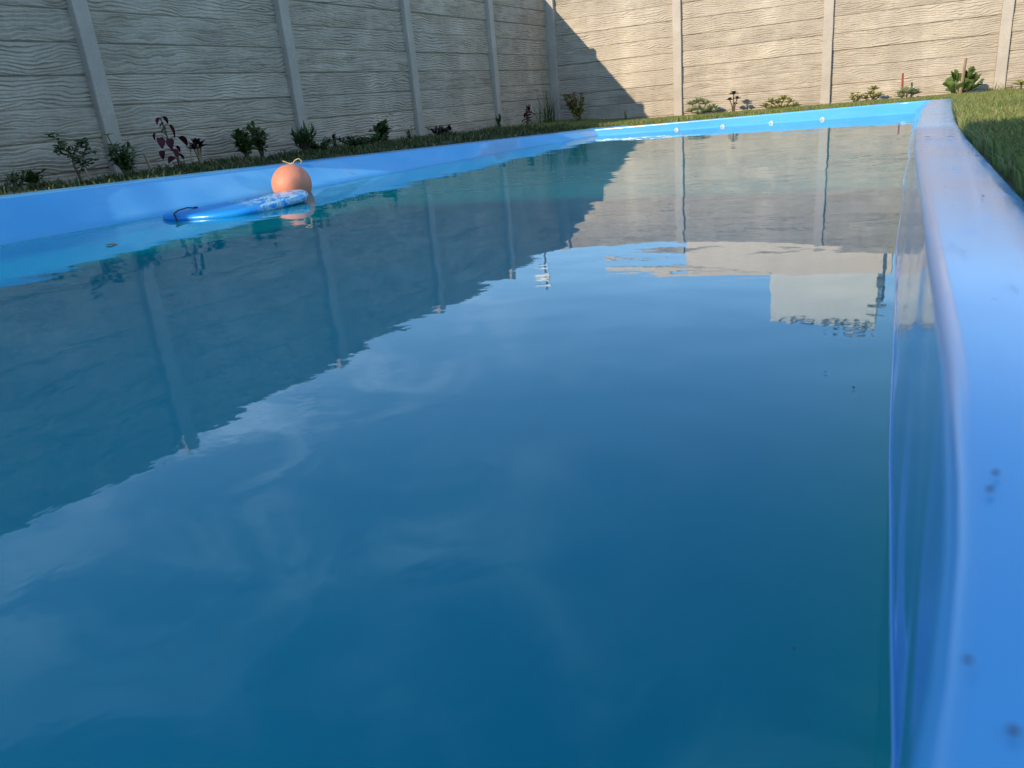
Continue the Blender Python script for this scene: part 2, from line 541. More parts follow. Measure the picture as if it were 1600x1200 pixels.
# ------------------------------------------------------------------ pool
pool = thing('swimming_pool', 'long blue fibreglass pool with glossy rounded rim sunk in the yard', 'pool', (0, 0, 0))
def build_pool():
    RHO = 0.010
    cop, bas = [], []
    for (w, i, o) in prof:
        wv, iv, ov = Vector(w), Vector(i), Vector(o)
        n = (ov - iv)
        wd = n.length
        n = n / wd
        zi = z_rim(*i)
        zo = zi - 0.004 if i[0] > -3.0 else zi + 0.010
        row = []
        row.append((*(ov), zo - 0.075))
        row.append((*(ov), zo - 0.030))
        for k in range(4):
            a = k / 3 * math.pi / 2
            q = ov - n * 0.022 * (1 - math.cos(a))
            row.append((*q, zo - 0.022 * (1 - math.sin(a))))
        for k in range(1, 4):
            q = ov.lerp(iv, k / 4)
            row.append((*q, zo + (zi - zo) * k / 4 + 0.002))
        for k in range(6):
            a = k / 5 * math.pi / 2
            q = iv + n * RHO * (1 - math.sin(a))
            row.append((*q, zi - RHO * (1 - math.cos(a))))
        cop.append(row)
        zs = zi - RHO
        r2 = [row[-1]]
        for k in range(1, 5):
            q = iv.lerp(wv, k / 5)
            r2.append((*q, zs + (-H - zs) * k / 5))
        r2.append((*wv, -H))
        inn = wv - n * 0.05
        r2.append((*inn, -H - 0.25))
        inn = wv - n * 0.22
        r2.append((*inn, -1.55))
        bas.append(r2)
    for name, rows in (('coping', cop), ('basin', bas)):
        m = len(rows[0])
        V = [p for r in rows for p in r]
        F = []
        for a in range(NP):
            b = (a + 1) % NP
            for k in range(m - 1):
                F.append((a * m + k, a * m + k + 1, b * m + k + 1, b * m + k))
        if name == 'basin':
            F.append(tuple(a * m + m - 1 for a in range(NP)))
        o = mesh_obj(name, V, F, M_GEL if name == 'coping' else M_GELW, pool, True)
    # round white inlets along the far wall, at the water line
    src = None
    for px, py in ((1057, 203), (1129, 197), (1205, 191.5), (1285, 185.5)):
        p = at_y(px, py, YF)
        if src is None:
            V, F = [], []
            rings = [(0.024, 0.0), (0.024, 0.010), (0.020, 0.014), (0.011, 0.014), (0.009, 0.008)]
            for r_, d_ in rings:
                for k in range(20):
                    a = 2 * math.pi * k / 20
                    V.append((r_ * math.cos(a), -d_, r_ * math.sin(a)))
            for q in range(len(rings) - 1):
                for k in range(20):
                    F.append((q * 20 + k, q * 20 + (k + 1) % 20, (q + 1) * 20 + (k + 1) % 20, (q + 1) * 20 + k))
            F.append(tuple((len(rings) - 1) * 20 + k for k in range(20)))
            src = mesh_obj('inlet_fitting', V, F, M_FIT, pool, False, (p.x, YF + 0.012, -H + 0.003))
        else:
            c = src.copy()
            COL.objects.link(c)
            c.parent = pool
            c.location = (p.x, YF + 0.012, -H + 0.003)
build_pool()
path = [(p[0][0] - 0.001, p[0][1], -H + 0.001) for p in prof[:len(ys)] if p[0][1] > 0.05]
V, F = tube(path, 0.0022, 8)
mesh_obj('waterline_highlight', V, F, M_GELW, pool, True)  # added thin tube, stands in for the pale meniscus highlight along the right side
wv = [(p[0][0] , p[0][1], -H) for p in prof]
fl, wb = [], []                # the body of water, a little wider than the opening below the water line
for p in prof:
    n_ = (Vector(p[2]) - Vector(p[1])).normalized()
    q_ = Vector(p[0]) + n_ * 0.03
    fl.append((q_.x, q_.y, -H - 0.02))
    wb.append((q_.x, q_.y, -1.52))
wf = [tuple(range(NP)), tuple(2 * NP + k for k in reversed(range(NP)))]
for lv_ in (0, NP):
    wf += [(lv_ + k, lv_ + NP + k, lv_ + NP + (k + 1) % NP, lv_ + (k + 1) % NP) for k in range(NP)]
water = mesh_obj('pool_water', wv + fl + wb, wf, M_WATER)
tag(water, kind='structure')

# ------------------------------------------------------------------ concrete walls
def vnoise(x, y, seed):
    xi = np.floor(x).astype(int); yi = np.floor(y).astype(int)
    fx = x - xi; fy = y - yi
    fx = fx * fx * (3 - 2 * fx); fy = fy * fy * (3 - 2 * fy)
    def hsh(a, b):
        n = (a * 374761393 + b * 668265263 + seed * 974634777) & 0xffffffff
        n = ((n ^ (n >> 13)) * 1274126177) & 0xffffffff
        return ((n ^ (n >> 16)) & 0xffff) / 65535.0
    return (hsh(xi, yi) * (1 - fx) + hsh(xi + 1, yi) * fx) * (1 - fy) + (hsh(xi, yi + 1) * (1 - fx) + hsh(xi + 1, yi + 1) * fx) * fy
PL, PH = 1.92, 0.205
def panel_mesh(seed):
    nx, nz = 170, 62
    x = np.linspace(0, PL, nx); z = np.linspace(0.001, PH - 0.001, nz)
    X, Z = np.meshgrid(x, z, indexing='ij')
    warp = 0.062 * (vnoise(X / 0.42, Z / 0.16, seed) - .5) + 0.030 * (vnoise(X / 0.13, Z / 0.075, seed + 1) - .5) + 0.012 * (vnoise(X / 0.05, Z / 0.04, seed + 2) - .5)
    # a few eyes the grain flows round
    rr = np.random.default_rng(seed)
    for _ in range(3):
        cx, cz = rr.uniform(0.1, PL - 0.1), rr.uniform(0.04, PH - 0.04)
        dx, dz = (X - cx) / 0.11, (Z - cz) / 0.035
        warp += 0.022 * np.sign(Z - cz) * np.exp(-(dx * dx + dz * dz)) * -1
    ph = (Z + warp) / 0.0265
    ph += 0.5 * (vnoise(X / 0.5, Z / 0.06, seed + 7) - .5)
    fr = ph - np.floor(ph)
    band = np.floor(ph).astype(int)
    strength = np.clip(1.9 * vnoise(X / 0.17 + band * 7.3, band * 1.0 + 0.5 + 0 * Z, seed + 3) - 0.35, 0.06, 1.2)
    saw = np.where(fr < 0.80, (fr / 0.80) ** 0.6, (1 - fr) / 0.20)
    hgt = 0.0165 * strength * (saw - 0.7) + 0.010 * (vnoise(X / 0.22, Z / 0.09, seed + 5) - .5) + 0.003 * (vnoise(X / 0.03, Z / 0.012, seed + 6) - .5)
    edge = np.minimum(Z, PH - Z)
    e = np.clip(1 - edge / 0.010, 0, 1)
    hgt = hgt * (1 - 0.6 * e) - 0.020 * e * e
    V = np.stack([X, -hgt, Z], -1).reshape(-1, 3)
    F = []
    for i in range(nx - 1):
        for j in range(nz - 1):
            a = i * nz + j
            F.append((a, a + nz, a + nz + 1, a + 1))
    V = V.tolist()
    b = len(V)
    for (xx, zz) in ((0, -0.007), (PL, -0.007), (PL, PH + 0.007), (0, PH + 0.007)):
        V.append((xx, 0.022, zz)); V.append((xx, 0.045, zz))
    f0, f1, f2, f3 = b, b + 2, b + 4, b + 6
    bot = [i * nz for i in range(nx)]
    top = [i * nz + nz - 1 for i in range(nx)]
    F.append(tuple(bot[::-1]) + (b, b + 2))
    F.append(tuple(top) + (b + 4, b + 6))
    F.append((b, b + 1, b + 3, b + 2))
    F.append((b + 4, b + 5, b + 7, b + 6))
    F.append((b + 1, b + 7, b + 5, b + 3))
    F.append(tuple(range(nz)) + (b + 7, b + 1))
    F.append(tuple((nx - 1) * nz + j for j in reversed(range(nz))) + (b + 3, b + 5))
    me = bpy.data.meshes.new('wood_panel')
    me.from_pydata(V, [], F)
    me.polygons.foreach_set('use_smooth', [len(p.vertices) == 4 for p in me.polygons])
    me.materials.append(M_PANEL)
    me.update()
    return me
PANELS = [panel_mesh(100 + 13 * k) for k in range(12)]
def post_mesh(h, w=0.12, d=0.10):
    bm = box_bm(-w / 2, w / 2, 0, d, 0, h, 0.010)
    bmesh.ops.subdivide_edges(bm, edges=[e for e in bm.edges if abs(e.verts[0].co.z - e.verts[1].co.z) > h * .5], cuts=22)
    for v in bm.verts:
        nn = mnoise.noise_vector(Vector((v.co.x * 9, v.co.y * 9, v.co.z * 5)))
        v.co.x += 0.004 * nn.x; v.co.y += 0.003 * nn.y
    me = bpy.data.meshes.new('post')
    bm.normal_update(); bm.to_mesh(me); bm.free()
    me.materials.append(M_POST)
    return me
def wall(name, label, origin, rz, posts, row0, pitch, nrows, top, post_top, gaps=()):
    """posts: centre positions along the wall's own x axis; the wall's face looks along its own -y"""
    t = thing(name, label, 'wall', origin, rz)
    pm = post_mesh(post_top + 0.75)
    for s in posts:
        o = bpy.data.objects.new('post', pm)
        o.location = (s, 0.0, -0.75 + random.uniform(-0.012, 0.012))
        o.rotation_euler = (random.uniform(-.006, .006), random.uniform(-.006, .006), 0)
        link(o, t)
    for i in range(len(posts) - 1):
        if i in gaps:
            continue
        a, b = posts[i] + 0.045, posts[i + 1] - 0.045
        for r in range(nrows):
            z0 = row0 + r * pitch
            h = pitch if r < nrows - 1 else top - z0
            o = bpy.data.objects.new('concrete_panel', random.choice(PANELS))
            sx = (b - a) / PL
            if random.random() < 0.5:
                o.location = (a, 0.052 + random.uniform(-.010, .010), z0)
                o.scale = (sx, 1, h / PH)
            else:          # the same mould, other way up
                o.location = (b, 0.052 + random.uniform(-.010, .010), z0 + h)
                o.scale = (sx, 1, h / PH)
                o.rotation_euler = (0, math.pi, 0)
            o.rotation_euler.y += random.uniform(-.0022, .0022)
            link(o, t)
    return t
# left wall: own x axis runs along +Y (away), face looks to +X
left_posts = [-4.2, -2.2, -0.27, 1.87, 3.87, 5.87, 7.87, 9.87, 11.80]
lw = wall('concrete_wall', 'shaded grey concrete plank wall along the left of the pool', (LW, 0, 0), math.pi / 2, left_posts, -0.572, 0.2045, 10, 1.455, 1.48, gaps=(2,))
right_posts = [-5.02, -3.09, -1.09, 0.91, 2.91, 4.91, 6.91]
rw = wall('concrete_wall', 'sunlit beige concrete plank wall across the far end of the pool', (0, RW, 0), 0, right_posts, -0.562, 0.21, 10, 1.49, 1.515)

# ------------------------------------------------------------------ house behind the photographer
def build_house():
    t = thing('house', 'plain rendered house with a flat roof standing behind the pool', 'house', (0, -3, -0.15))
    x0, x1, y0, y1 = -4.75, 9.0, -9.0, -3.35
    bm_obj('wall', box_bm(x0, x1, y0, y1, -0.95, 2.18), M_HOUSE, t, loc=(0, 3, 0.15))
    bm_obj('roof', box_bm(x0 - .05, x1 + .3, y0 - .3, -3.0, 2.182, 2.255, 0.01), M_ROOF, t, loc=(0, 3, 0.15))
    for cx in (-2.6, 1.2, 4.8):
        f = bm_obj('window', box_bm(cx - .8, cx + .8, -3.36, -3.29, 0.75, 1.85, 0.008), M_WHITE, t, loc=(0, 3, 0.15))
        g = bm_obj('pane', box_bm(cx - .72, cx + .72, -3.30, -3.286, 0.83, 1.77), M_GLASS, f)
build_house()
# ------------------------------------------------------------------ neighbours beyond the far wall (seen in the water)
def build_neighbour():
    Y = 24.0
    a = mirror_at_y(1072, 424, Y); b = mirror_at_y(1393, 424, Y)
    e0 = mirror_at_y(945, 419, Y); e1 = mirror_at_y(945, 412, Y)
    c = mirror_at_y(1203, 522, Y); d = mirror_at_y(1366, 513, Y)
    ztop = 0.5 * (a.z + b.z)
    zup = 0.5 * (c.z + d.z)
    t = thing('neighbour_house', 'peach house with a taller cream block, mirrored in the water', 'house', ((a.x + b.x) / 2, Y, -0.55))
    inv = (-(a.x + b.x) / 2, -Y, 0.55)
    bm_obj('wall', box_bm(a.x, b.x, Y, Y + 7, -0.9, ztop, 0.02), M_PEACH, t, loc=inv)
    bm_obj('upper_block', box_bm(c.x, d.x, Y + 0.02, Y + 4, ztop - 0.02, zup, 0.02), M_CREAM, t, loc=inv)
    bm_obj('eave_beam', box_bm(e0.x, c.x - 0.01, Y - 0.03, Y + 0.06, ztop - 0.20, ztop + 0.04, 0.01), M_PEACH, t, loc=inv)
    # curls of wire along the top of the cream block
    w = thing('coiled_wire', 'dark coil of wire along the top of the cream block', 'wire', (0, Y, zup))
    V, F = [], []
    for (u0, u1, turns) in ((c.x + 0.25, c.x + 1.2, 3), (c.x + 1.5, d.x - 0.1, 5)):
        path = []
        for k in range(turns * 12 + 1):
            s = k / (turns * 12)
            an = 2 * math.pi * turns * s
            path.append((u0 + (u1 - u0) * s + 0.10 * math.cos(an), -0.14 + 0.05 * math.cos(an * .5), -0.10 + 0.10 * math.sin(an * 0.83)))
        tube(path, 0.028, 4, True, V, F)
    mesh_obj('coil', V, F, M_METAL, w)
    # utility post and box to the right
    p = mirror_at_y(1386, 392, 17.0)
    q = mirror_at_y(1374, 452, 17.0)
    u = thing('utility_pole', 'dark service pole with a box beside the cream block', 'pole', (p.x, 17.0, -0.55))
    V, F = tube([(0, 0, -0.1), (0.02, 0, 1.6), (q.x - p.x + 0.05, 0, q.z + 0.55)], [0.045, 0.04, 0.03], 8)
    mesh_obj('pole', V, F, M_METAL, u, True)
    bm_obj('meter_box', box_bm(-0.07, 0.07, -0.10, 0.05, q.z - 0.15 + .55, q.z + 0.25 + .55, 0.02), M_METAL, u, loc=(q.x - p.x, 0, 0))
    bm_obj('crossarm', box_bm(-0.22, 0.12, -0.04, 0.04, q.z + 0.46 + .55, q.z + 0.54 + .55, 0.01), M_METAL, u, loc=(q.x - p.x, 0, 0))
    # aerial beyond the corner
    e = mirror_at_y(851, 400, 15.0); f = mirror_at_y(851, 452, 15.0)
    m = thing('aerial', 'rooftop aerial with pale crossbars beyond the corner of the walls', 'aerial', (e.x, 15.0, -0.55))
    top = f.z + 0.55
    V, F = tube([(0, 0, -0.1), (0, 0, top)], 0.022, 6)
    mesh_obj('mast', V, F, M_METAL, m)
    for dz, wd in ((0.12, 0.30), (0.42, 0.26)):
        bm_obj('crossbar', box_bm(-wd * .9, wd * .35, -0.025, 0.025, top - dz - 0.03, top - dz + 0.03, 0.006), M_WHITE, m)
build_neighbour()

# ------------------------------------------------------------------ grass
def blades(name, pts, hmin, hmax, wid, mat, lean=0.6, uneven=0.0):
    n = len(pts)
    pts = np.asarray(pts)
    hh = RNG.uniform(hmin, hmax, n)
    if uneven:
        hh *= np.array([max(0.25, 1 + uneven * (mnoise.noise(Vector((p[0] * 5, p[1] * 4, 1))) + 0.6 * mnoise.noise(Vector((p[0] * 13, p[1] * 11, 7))))) for p in pts])
    a = RNG.uniform(0, 2 * math.pi, n)
    b = RNG.uniform(0, 2 * math.pi, n)
    le = RNG.uniform(0.1, lean, n) * hh
    w = wid * RNG.uniform(0.7, 1.3, n)
    sx, sy = np.cos(a) * w / 2, np.sin(a) * w / 2
    lx, ly = np.cos(b) * le, np.sin(b) * le
    V = np.zeros((n, 5, 3))
    V[:, 0] = pts + np.stack([-sx, -sy, -0.012 + 0 * sx], 1)
    V[:, 1] = pts + np.stack([sx, sy, -0.012 + 0 * sx], 1)
    V[:, 2] = pts + np.stack([sx * .8 + lx * .35, sy * .8 + ly * .35, hh * .58], 1)
    V[:, 3] = pts + np.stack([-sx * .8 + lx * .35, -sy * .8 + ly * .35, hh * .58], 1)
    V[:, 4] = pts + np.stack([lx, ly, hh * (1 - 0.25 * (le / hh))], 1)
    me = bpy.data.meshes.new(name)
    me.vertices.add(n * 5)
    me.vertices.foreach_set('co', V.reshape(-1))
    idx = np.arange(n)[:, None] * 5
    loops = np.concatenate([idx + np.array([[0, 1, 2, 3]]), idx + np.array([[3, 2, 4]])], 1).reshape(-1)
    me.loops.add(n * 7)
    me.loops.foreach_set('vertex_index', loops.astype(np.int32))
    me.polygons.add(n * 2)
    st = np.stack([np.arange(n) * 7, np.arange(n) * 7 + 4], 1).reshape(-1)
    me.polygons.foreach_set('loop_start', st.astype(np.int32))
    me.update(calc_edges=True)
    me.validate()
    me.materials.append(mat)
    o = bpy.data.objects.new(name, me)
    link(o)
    return o
def scatter(x0, x1, y0, y1, dens, keep):
    n = int((x1 - x0) * (y1 - y0) * dens)
    xs = RNG.uniform(x0, x1, n); ys_ = RNG.uniform(y0, y1, n)
    return [(x, y, z_ground(x, y)) for x, y in zip(xs, ys_) if keep(x, y)]
clear = lambda x, y: not inside_outer(x, y, -0.004)
pts = scatter(0.10, 0.75, 0.9, 4.0, 9000, lambda x, y: clear(x, y) and x < 0.14 * y + 0.15)
pts += scatter(0.14, 2.4, 4.0, 11.7, 4200, lambda x, y: clear(x, y) and x < 0.14 * y + 0.25)
pts += scatter(0.14, 4.5, -0.8, 11.7, 2000, lambda x, y: clear(x, y) and x >= 0.14 * y + 0.15)
g = blades('lawn_grass', pts, 0.022, 0.055, 0.0055, M_GRASS, 0.8)
tag(g, 'short green lawn grass on the right of the pool rim', 'grass', kind='stuff')
pts = scatter(-5.0, 0.6, 9.15, 11.76, 3000, clear)
g = blades('verge_grass', pts, 0.02, 0.06, 0.006, M_GRASS, 0.8)
tag(g, 'grass verge between the far pool rim and the sunlit wall', 'grass', kind='stuff')
pts = scatter(-5.0, -3.3, 1.6, 9.6, 3600, lambda x, y: clear(x, y) and mnoise.noise(Vector((x * 2.3, y * 1.9, 3))) > -0.35 and RNG.random() < min(1.0, 0.15 + max(0, (y - 2.6) * .6)))
g = blades('bed_ground_cover', pts, 0.012, 0.055, 0.010, M_COVER, 1.0, 1.3)
tag(g, 'dark ground cover and weeds in the bed under the left wall', 'ground cover', kind='stuff')

# ------------------------------------------------------------------ plants
def leaf_geo(L, Wd, kind='oval', curl=0.25, n=5):
    """a leaf along +x from the origin, slightly folded and drooping"""
    V, F = [], []
    for k in range(n + 1):
        s = k / n
        if kind == 'heart':
            w = Wd * (math.sin(math.pi * min(s * 0.9 + 0.12, 1)) ** 0.6) * (1 - s * 0.55) * 1.25 if s < 1 else 0
        elif kind == 'spat':
            w = Wd * (0.18 + 0.82 * math.sin(math.pi * min(max(s - 0.1, 0) * 0.62, 1))) if s < 1 else Wd * 0.25
        elif kind == 'blade':
            w = Wd * (1 - s ** 1.6) + 0.0005
        else:
            w = Wd * math.sin(math.pi * (0.06 + 0.94 * s) ** 0.85) if s < 1 else 0.0
        z = -curl * L * s * s
        x = L * s
        V += [(x, -w / 2, z + w * 0.16), (x, 0, z - 0.0), (x, w / 2, z + w * 0.16)]
    for k in range(n):
        a = 3 * k
        F += [(a, a + 3, a + 4, a + 1), (a + 1, a + 4, a + 5, a + 2)]
    return V, F
def place(V, F, geo, M, into_v, into_f):
    b = len(into_v)
    into_v += [M @ Vector(v) for v in geo[0]]
    into_f += [tuple(i + b for i in f) for f in geo[1]]
def leaf_matrix(p, az, el, roll=0.0, s=1.0):
    return Matrix.Translation(p) @ Matrix.Rotation(az, 4, 'Z') @ Matrix.Rotation(-el, 4, 'Y') @ Matrix.Rotation(roll, 4, 'X') @ Matrix.Scale(s, 4)
def on_ground(px, X=None, Y=None, guess=180):
    """the point of the ground in a picture column, at a chosen X (left bed) or Y (far bed)"""
    lo, hi = -200.0, 700.0
    py = guess
    for _ in range(60):
        p = at_x(px, py, X) if X is not None else at_y(px, py, Y)
        err = p.z - z_ground(p.x, p.y)
        d = p.length / 1200
        py += err / d * 0.7
    return Vector((p.x, p.y, z_ground(p.x, p.y)))
def px_size(p):      # metres per photograph pixel at a point
    return (R.transposed() @ Vector(p)).z / -1200
def shrub(name, label, cat, base, h, w, nstem, nleaf, leafL, leafW, mat, kind='oval', stem=M_STEM, up=0.5, group=None, flowers=None, seed=0):
    r = random.Random(seed)
    t = thing(name, label, cat, base, 0, group)
    SV, SF, LV, LF, FV, FF = [], [], [], [], [], []
    for s in range(nstem):
        az = r.uniform(0, 6.28)
        rr = w / 2 * r.uniform(0.3, 1.0) if nstem > 1 else 0.04 * w
        hh = h * r.uniform(0.62, 0.95)
        path = [Vector((0, 0, -0.03))]
        for k in range(1, 5):
            f = k / 4
            path.append(Vector((math.cos(az) * rr * f ** 1.3 + r.uniform(-.06, .06) * w, math.sin(az) * rr * f ** 1.3 + r.uniform(-.06, .06) * w, hh * f)))
        tube(path, [0.007 * h / .3 * (1 - 0.16 * k) + 0.0015 for k in range(5)], 5, True, SV, SF)
        m = max(3, nleaf // nstem)
        for k in range(m):
            f = r.uniform(0.3, 1.0)
            q = f * 4
            i = min(int(q), 3)
            p = path[i].lerp(path[i + 1], q - i)
            M = leaf_matrix(p, r.uniform(0, 6.28), r.gauss(up, 0.35), r.uniform(-.5, .5), r.uniform(0.7, 1.2))
            place(None, None, leaf_geo(leafL, leafW, kind, r.uniform(0.05, 0.4), 4), M, LV, LF)
        if flowers and r.random() < flowers[1]:
            FV, FF = [], []
            for k in range(6):
                M = leaf_matrix(Vector((0, 0, 0)), k * 1.05, 0.5, 0, 1)
                place(None, None, leaf_geo(flowers[2], flowers[2] * .7, 'oval', 0.1, 3), M, FV, FF)
            mesh_obj('flower', FV, FF, flowers[0], t, False, path[-1])
    mesh_obj('stem', SV, SF, stem, t, True)
    mesh_obj('foliage', LV, LF, mat, t, True)
    return t
def rosette_geo(r, Rr, n_rings, leafW, kind='spat', tilt=(1.25, 0.15)):
    LV, LF = [], []
    for q in range(n_rings):
        f = q / max(1, n_rings - 1)
        cnt = 5 + int(5 * f)
        for k in range(cnt):
            az = k * 6.283 / cnt + q * 0.7 + r.uniform(-.1, .1)
            el = tilt[0] + (tilt[1] - tilt[0]) * f + r.uniform(-.12, .12)
            L = Rr * (0.45 + 0.55 * f)
            place(None, None, leaf_geo(L, leafW * (0.6 + .4 * f), kind, -0.12, 4), leaf_matrix(Vector((0, 0, 0.01 * (1 - f))), az, el), LV, LF)
    return LV, LF
def rosettes(name, label, base, heads, Rr, leafW, mat, cat='succulent', stem=M_STEM, seed=0, group=None, rings=3):
    """heads: offsets of the rosettes from the base"""
    r = random.Random(seed)
    t = thing(name, label, cat, base, 0, group)
    SV, SF = [], []
    for (hx, hy, hz, s) in heads:
        mid = Vector((hx * .4, hy * .4, hz * .6))
        tube([Vector((0, 0, -0.03)), mid, Vector((hx, hy, hz))], [0.011, 0.009, 0.008], 6, True, SV, SF)
        V, F = rosette_geo(r, Rr * s, rings, leafW * s)
        mesh_obj('rosette', V, F, mat, t, True, (hx, hy, hz))
    mesh_obj('stem', SV, SF, stem, t, True)
    return t
def stake(label, p0, p1, rad, mat, cat='stake', name='wooden_stake', group=None, square=True):
    t = Vector(p1) - Vector(p0)
    p0 = Vector(p0) - t.normalized() * 0.04
    V, F = tube([p0, p0.lerp(Vector(p1), .5), p1], [rad, rad * .96, rad * .9], 4 if square else 8)
    base = Vector(p0)
    o = mesh_obj(name, [v - base for v in V], F, mat, None, not square, base)
    return tag(o, label, cat, group)

XB = -4.82
# tiny tufts at the far left
for k, (px, lab) in enumerate(((28, 'small spiky green tuft nearest the left edge under the wall'), (56, 'low leafy green tuft just right of the spiky one by the wall'))):
    b = on_ground(px, X=XB)
    shrub('small_tuft', lab, 'plant', b, 0.12, 0.14, 7, 70, 0.07, 0.010 if k == 0 else 0.018, M_LEAF, 'blade' if k == 0 else 'oval', M_STEMG, 0.6, seed=k)
# little tree-like shrub
b = on_ground(128, X=-4.80)
t = thing('young_shrub', 'young shrub with a crooked stem and tiny leaves left of the nearest post', 'shrub', b)
def crooked():
    r = random.Random(5)
    SV, SF, LV, LF = [], [], [], []
    s = px_size(b)
    # picture offsets (px) of the stem and the boughs from the foot
    def P(dx, dy, dep=0.0):
        return Vector((dep, dx * s * 1.25, dy * s))
    main = [P(0, -4), P(-1, 14), P(-4, 28), P(-3, 40), P(-7, 52)]
    tube(main, [0.011, 0.010, 0.008, 0.006, 0.004], 6, True, SV, SF)
    boughs = [[main[3], P(-10, 54, .02), P(-18, 68, .01), P(-26, 77, .02)], [main[2], P(6, 42, .04), P(14, 54, .05), P(10, 64, .04)],
              [main[2], P(8, 36, -.03), P(20, 42, -.04), P(34, 44, -.02)], [main[3], P(4, 52, .0), P(14, 60, .02)], [main[1], P(8, 30, .02), P(22, 34, .04)], [main[3], P(-9, 48, -.05), P(-12, 58, -.05)]]
    for bo in boughs:
        tube(bo, [0.005, 0.004, 0.003, 0.002][:len(bo)], 5, True, SV, SF)
        for k in range(46):
            q = r.uniform(0.15, 1) * (len(bo) - 1)
            i = min(int(q), len(bo) - 2)
            p = bo[i].lerp(bo[i + 1], q - i) + Vector((r.gauss(0, .008), r.gauss(0, .012), r.gauss(0, .010)))
            place(None, None, leaf_geo(0.034, 0.017, 'oval', .2, 3), leaf_matrix(p, r.uniform(0, 6.28), r.uniform(-.3, .9), r.uniform(-.6, .6)), LV, LF)
    mesh_obj('stem', SV, SF, M_STEM, t, True)
    mesh_obj('foliage', LV, LF, M_LEAF, t, True)
crooked()
b = on_ground(144, X=-4.62)
stake('thin pale stake leaning left against the crooked young shrub', b, at_x(132, 262, -4.72), 0.007, M_STICK)
# yellow flowered clump in front of the nearest post
b = on_ground(200, X=-4.78)
t = shrub('flowering_clump', 'bushy green clump with one yellow flower before the nearest wall post', 'plant', b, 0.24, 0.20, 14, 300, 0.06, 0.018, M_LEAF, 'oval', M_STEMG, 0.5, seed=8)
V, F = tube([(0, 0, 0), (0.0, -0.03, 0.12), (0.03, -0.095, 0.285)], 0.004, 5)
mesh_obj('flower_stalk', V, F, M_STEMG, t)
FV, FF = [], []
for k in range(7):
    place(None, None, leaf_geo(0.045, 0.030, 'oval', .15, 3), leaf_matrix(Vector((0.032, -0.095, 0.285)), k * .9, 0.35), FV, FF)
mesh_obj('flower', FV, FF, M_YEL, t)
# stake
b = on_ground(240, X=-4.70)
stake('brown split stake leaning left between the nearest post and the burgundy plant', b, at_x(225, 240, -4.80), 0.011, M_STICK)
# burgundy heart-leaved plant, leaf by leaf
def burgundy(base, label, spec, s, name='burgundy_plant'):
    t = thing(name, label, 'plant', base)
    r = random.Random(3)
    SV, SF = [], []
    stem = [Vector((0, 0, -.03)), Vector((0.0, 0, 0.10)), Vector((0.0, -8 * s, 36 * s)), Vector((.01, -12 * s, 58 * s)), Vector((0.0, -14 * s, 74 * s))]
    tube(stem, [0.008, 0.007, 0.006, 0.005, 0.003], 6, True, SV, SF)
    shapes = {}
    for (dx, dy, size, az, el) in spec:
        p = Vector((r.uniform(-.02, .05), dx * s, dy * s))
        q = min(max(dy / 76 * 4 * .95, .6), 3.9)
        i = int(q)
        a = stem[i].lerp(stem[i + 1], q - i)
        tube([a, a.lerp(p, .5) + Vector((0, 0, .015)), p], [0.0035, 0.003, 0.002], 4, True, SV, SF)
        key = round(size, 1)
        L = size * s
        V, F = leaf_geo(L, L * .80, 'heart', .25, 6)
        M = leaf_matrix(p, az, el, r.uniform(-.4, .4))
        mesh_obj('leaf', [M @ Vector(v) - p for v in V], F, M_BURG, t, True, p)
    mesh_obj('stem', SV, SF, M_STEM, t, True)
    return t
b = on_ground(282, X=-4.80)
sB = px_size(b) * 1.1
HP = math.pi / 2
burgundy(b, 'burgundy heart-leaved plant drooping its leaves right of the nearest post',
         [(-14, 73, 11, -HP, -.7), (-10, 74, 12, HP, -.8), (-6, 62, 19, HP * .5, -1.15), (-24, 54, 11, -HP, -1.0), (-22, 47, 15, -HP * .3, -1.1), (3, 46, 17, HP, -.7),
          (-12, 44, 14, -HP * .6, -1.1), (-26, 30, 12, -HP, -1.2), (-8, 30, 12, .3, -.9), (-2, 24, 14, HP, -.5), (-10, 20, 13, -HP, -.4), (-14, 58, 9, -HP, -.2), (2, 34, 10, HP * .7, -1.0), (-17, 66, 9, -2.0, -.6)], sB)
b = on_ground(316, X=-4.74)
rosettes('dark_succulent', 'dark purple rosette on a bent stem right of the burgundy plant', b, [(0.02, -0.02, 0.17, 1.0), (0.03, -0.06, 0.14, .8), (0.0, 0.03, 0.15, .85)], 0.075, 0.032, M_DARKP, stem=M_STICK, seed=2)
b = on_ground(300, X=-4.72)
stake('short thin cane standing between the burgundy plant and the dark rosette', b, at_x(297, 226, -4.76), 0.006, M_STICK, name='garden_cane')
# green shrubs
b = on_ground(388, X=-4.80)
shrub('green_shrub', 'dark green leafy shrub with two bunches between the two nearest posts', 'shrub', b, 0.27, 0.22, 10, 230, 0.062, 0.036, M_LEAF, 'spat', M_STEM, 0.7, seed=21)
b = on_ground(412, X=-4.86)
shrub('green_shrub', 'taller green leafy shrub right behind the two-bunch shrub by the wall', 'shrub', b, 0.32, 0.14, 8, 160, 0.062, 0.036, M_LEAF, 'spat', M_STEM, 0.8, seed=22)
b = on_ground(476, X=-4.76)
shrub('spiky_shrub', 'spiky yellow green shrub at the foot of the second post', 'shrub', b, 0.24, 0.30, 14, 260, 0.08, 0.020, M_LEAF, 'blade', M_STEM, 0.9, seed=23)
b = on_ground(526, X=-4.84)
shrub('slender_plant', 'slender dark upright plant alone past the second post', 'plant', b, 0.20, 0.04, 2, 26, 0.04, 0.02, M_DARKP, 'oval', M_STEM, 0.6, seed=24)
b = on_ground(602, X=-4.80)
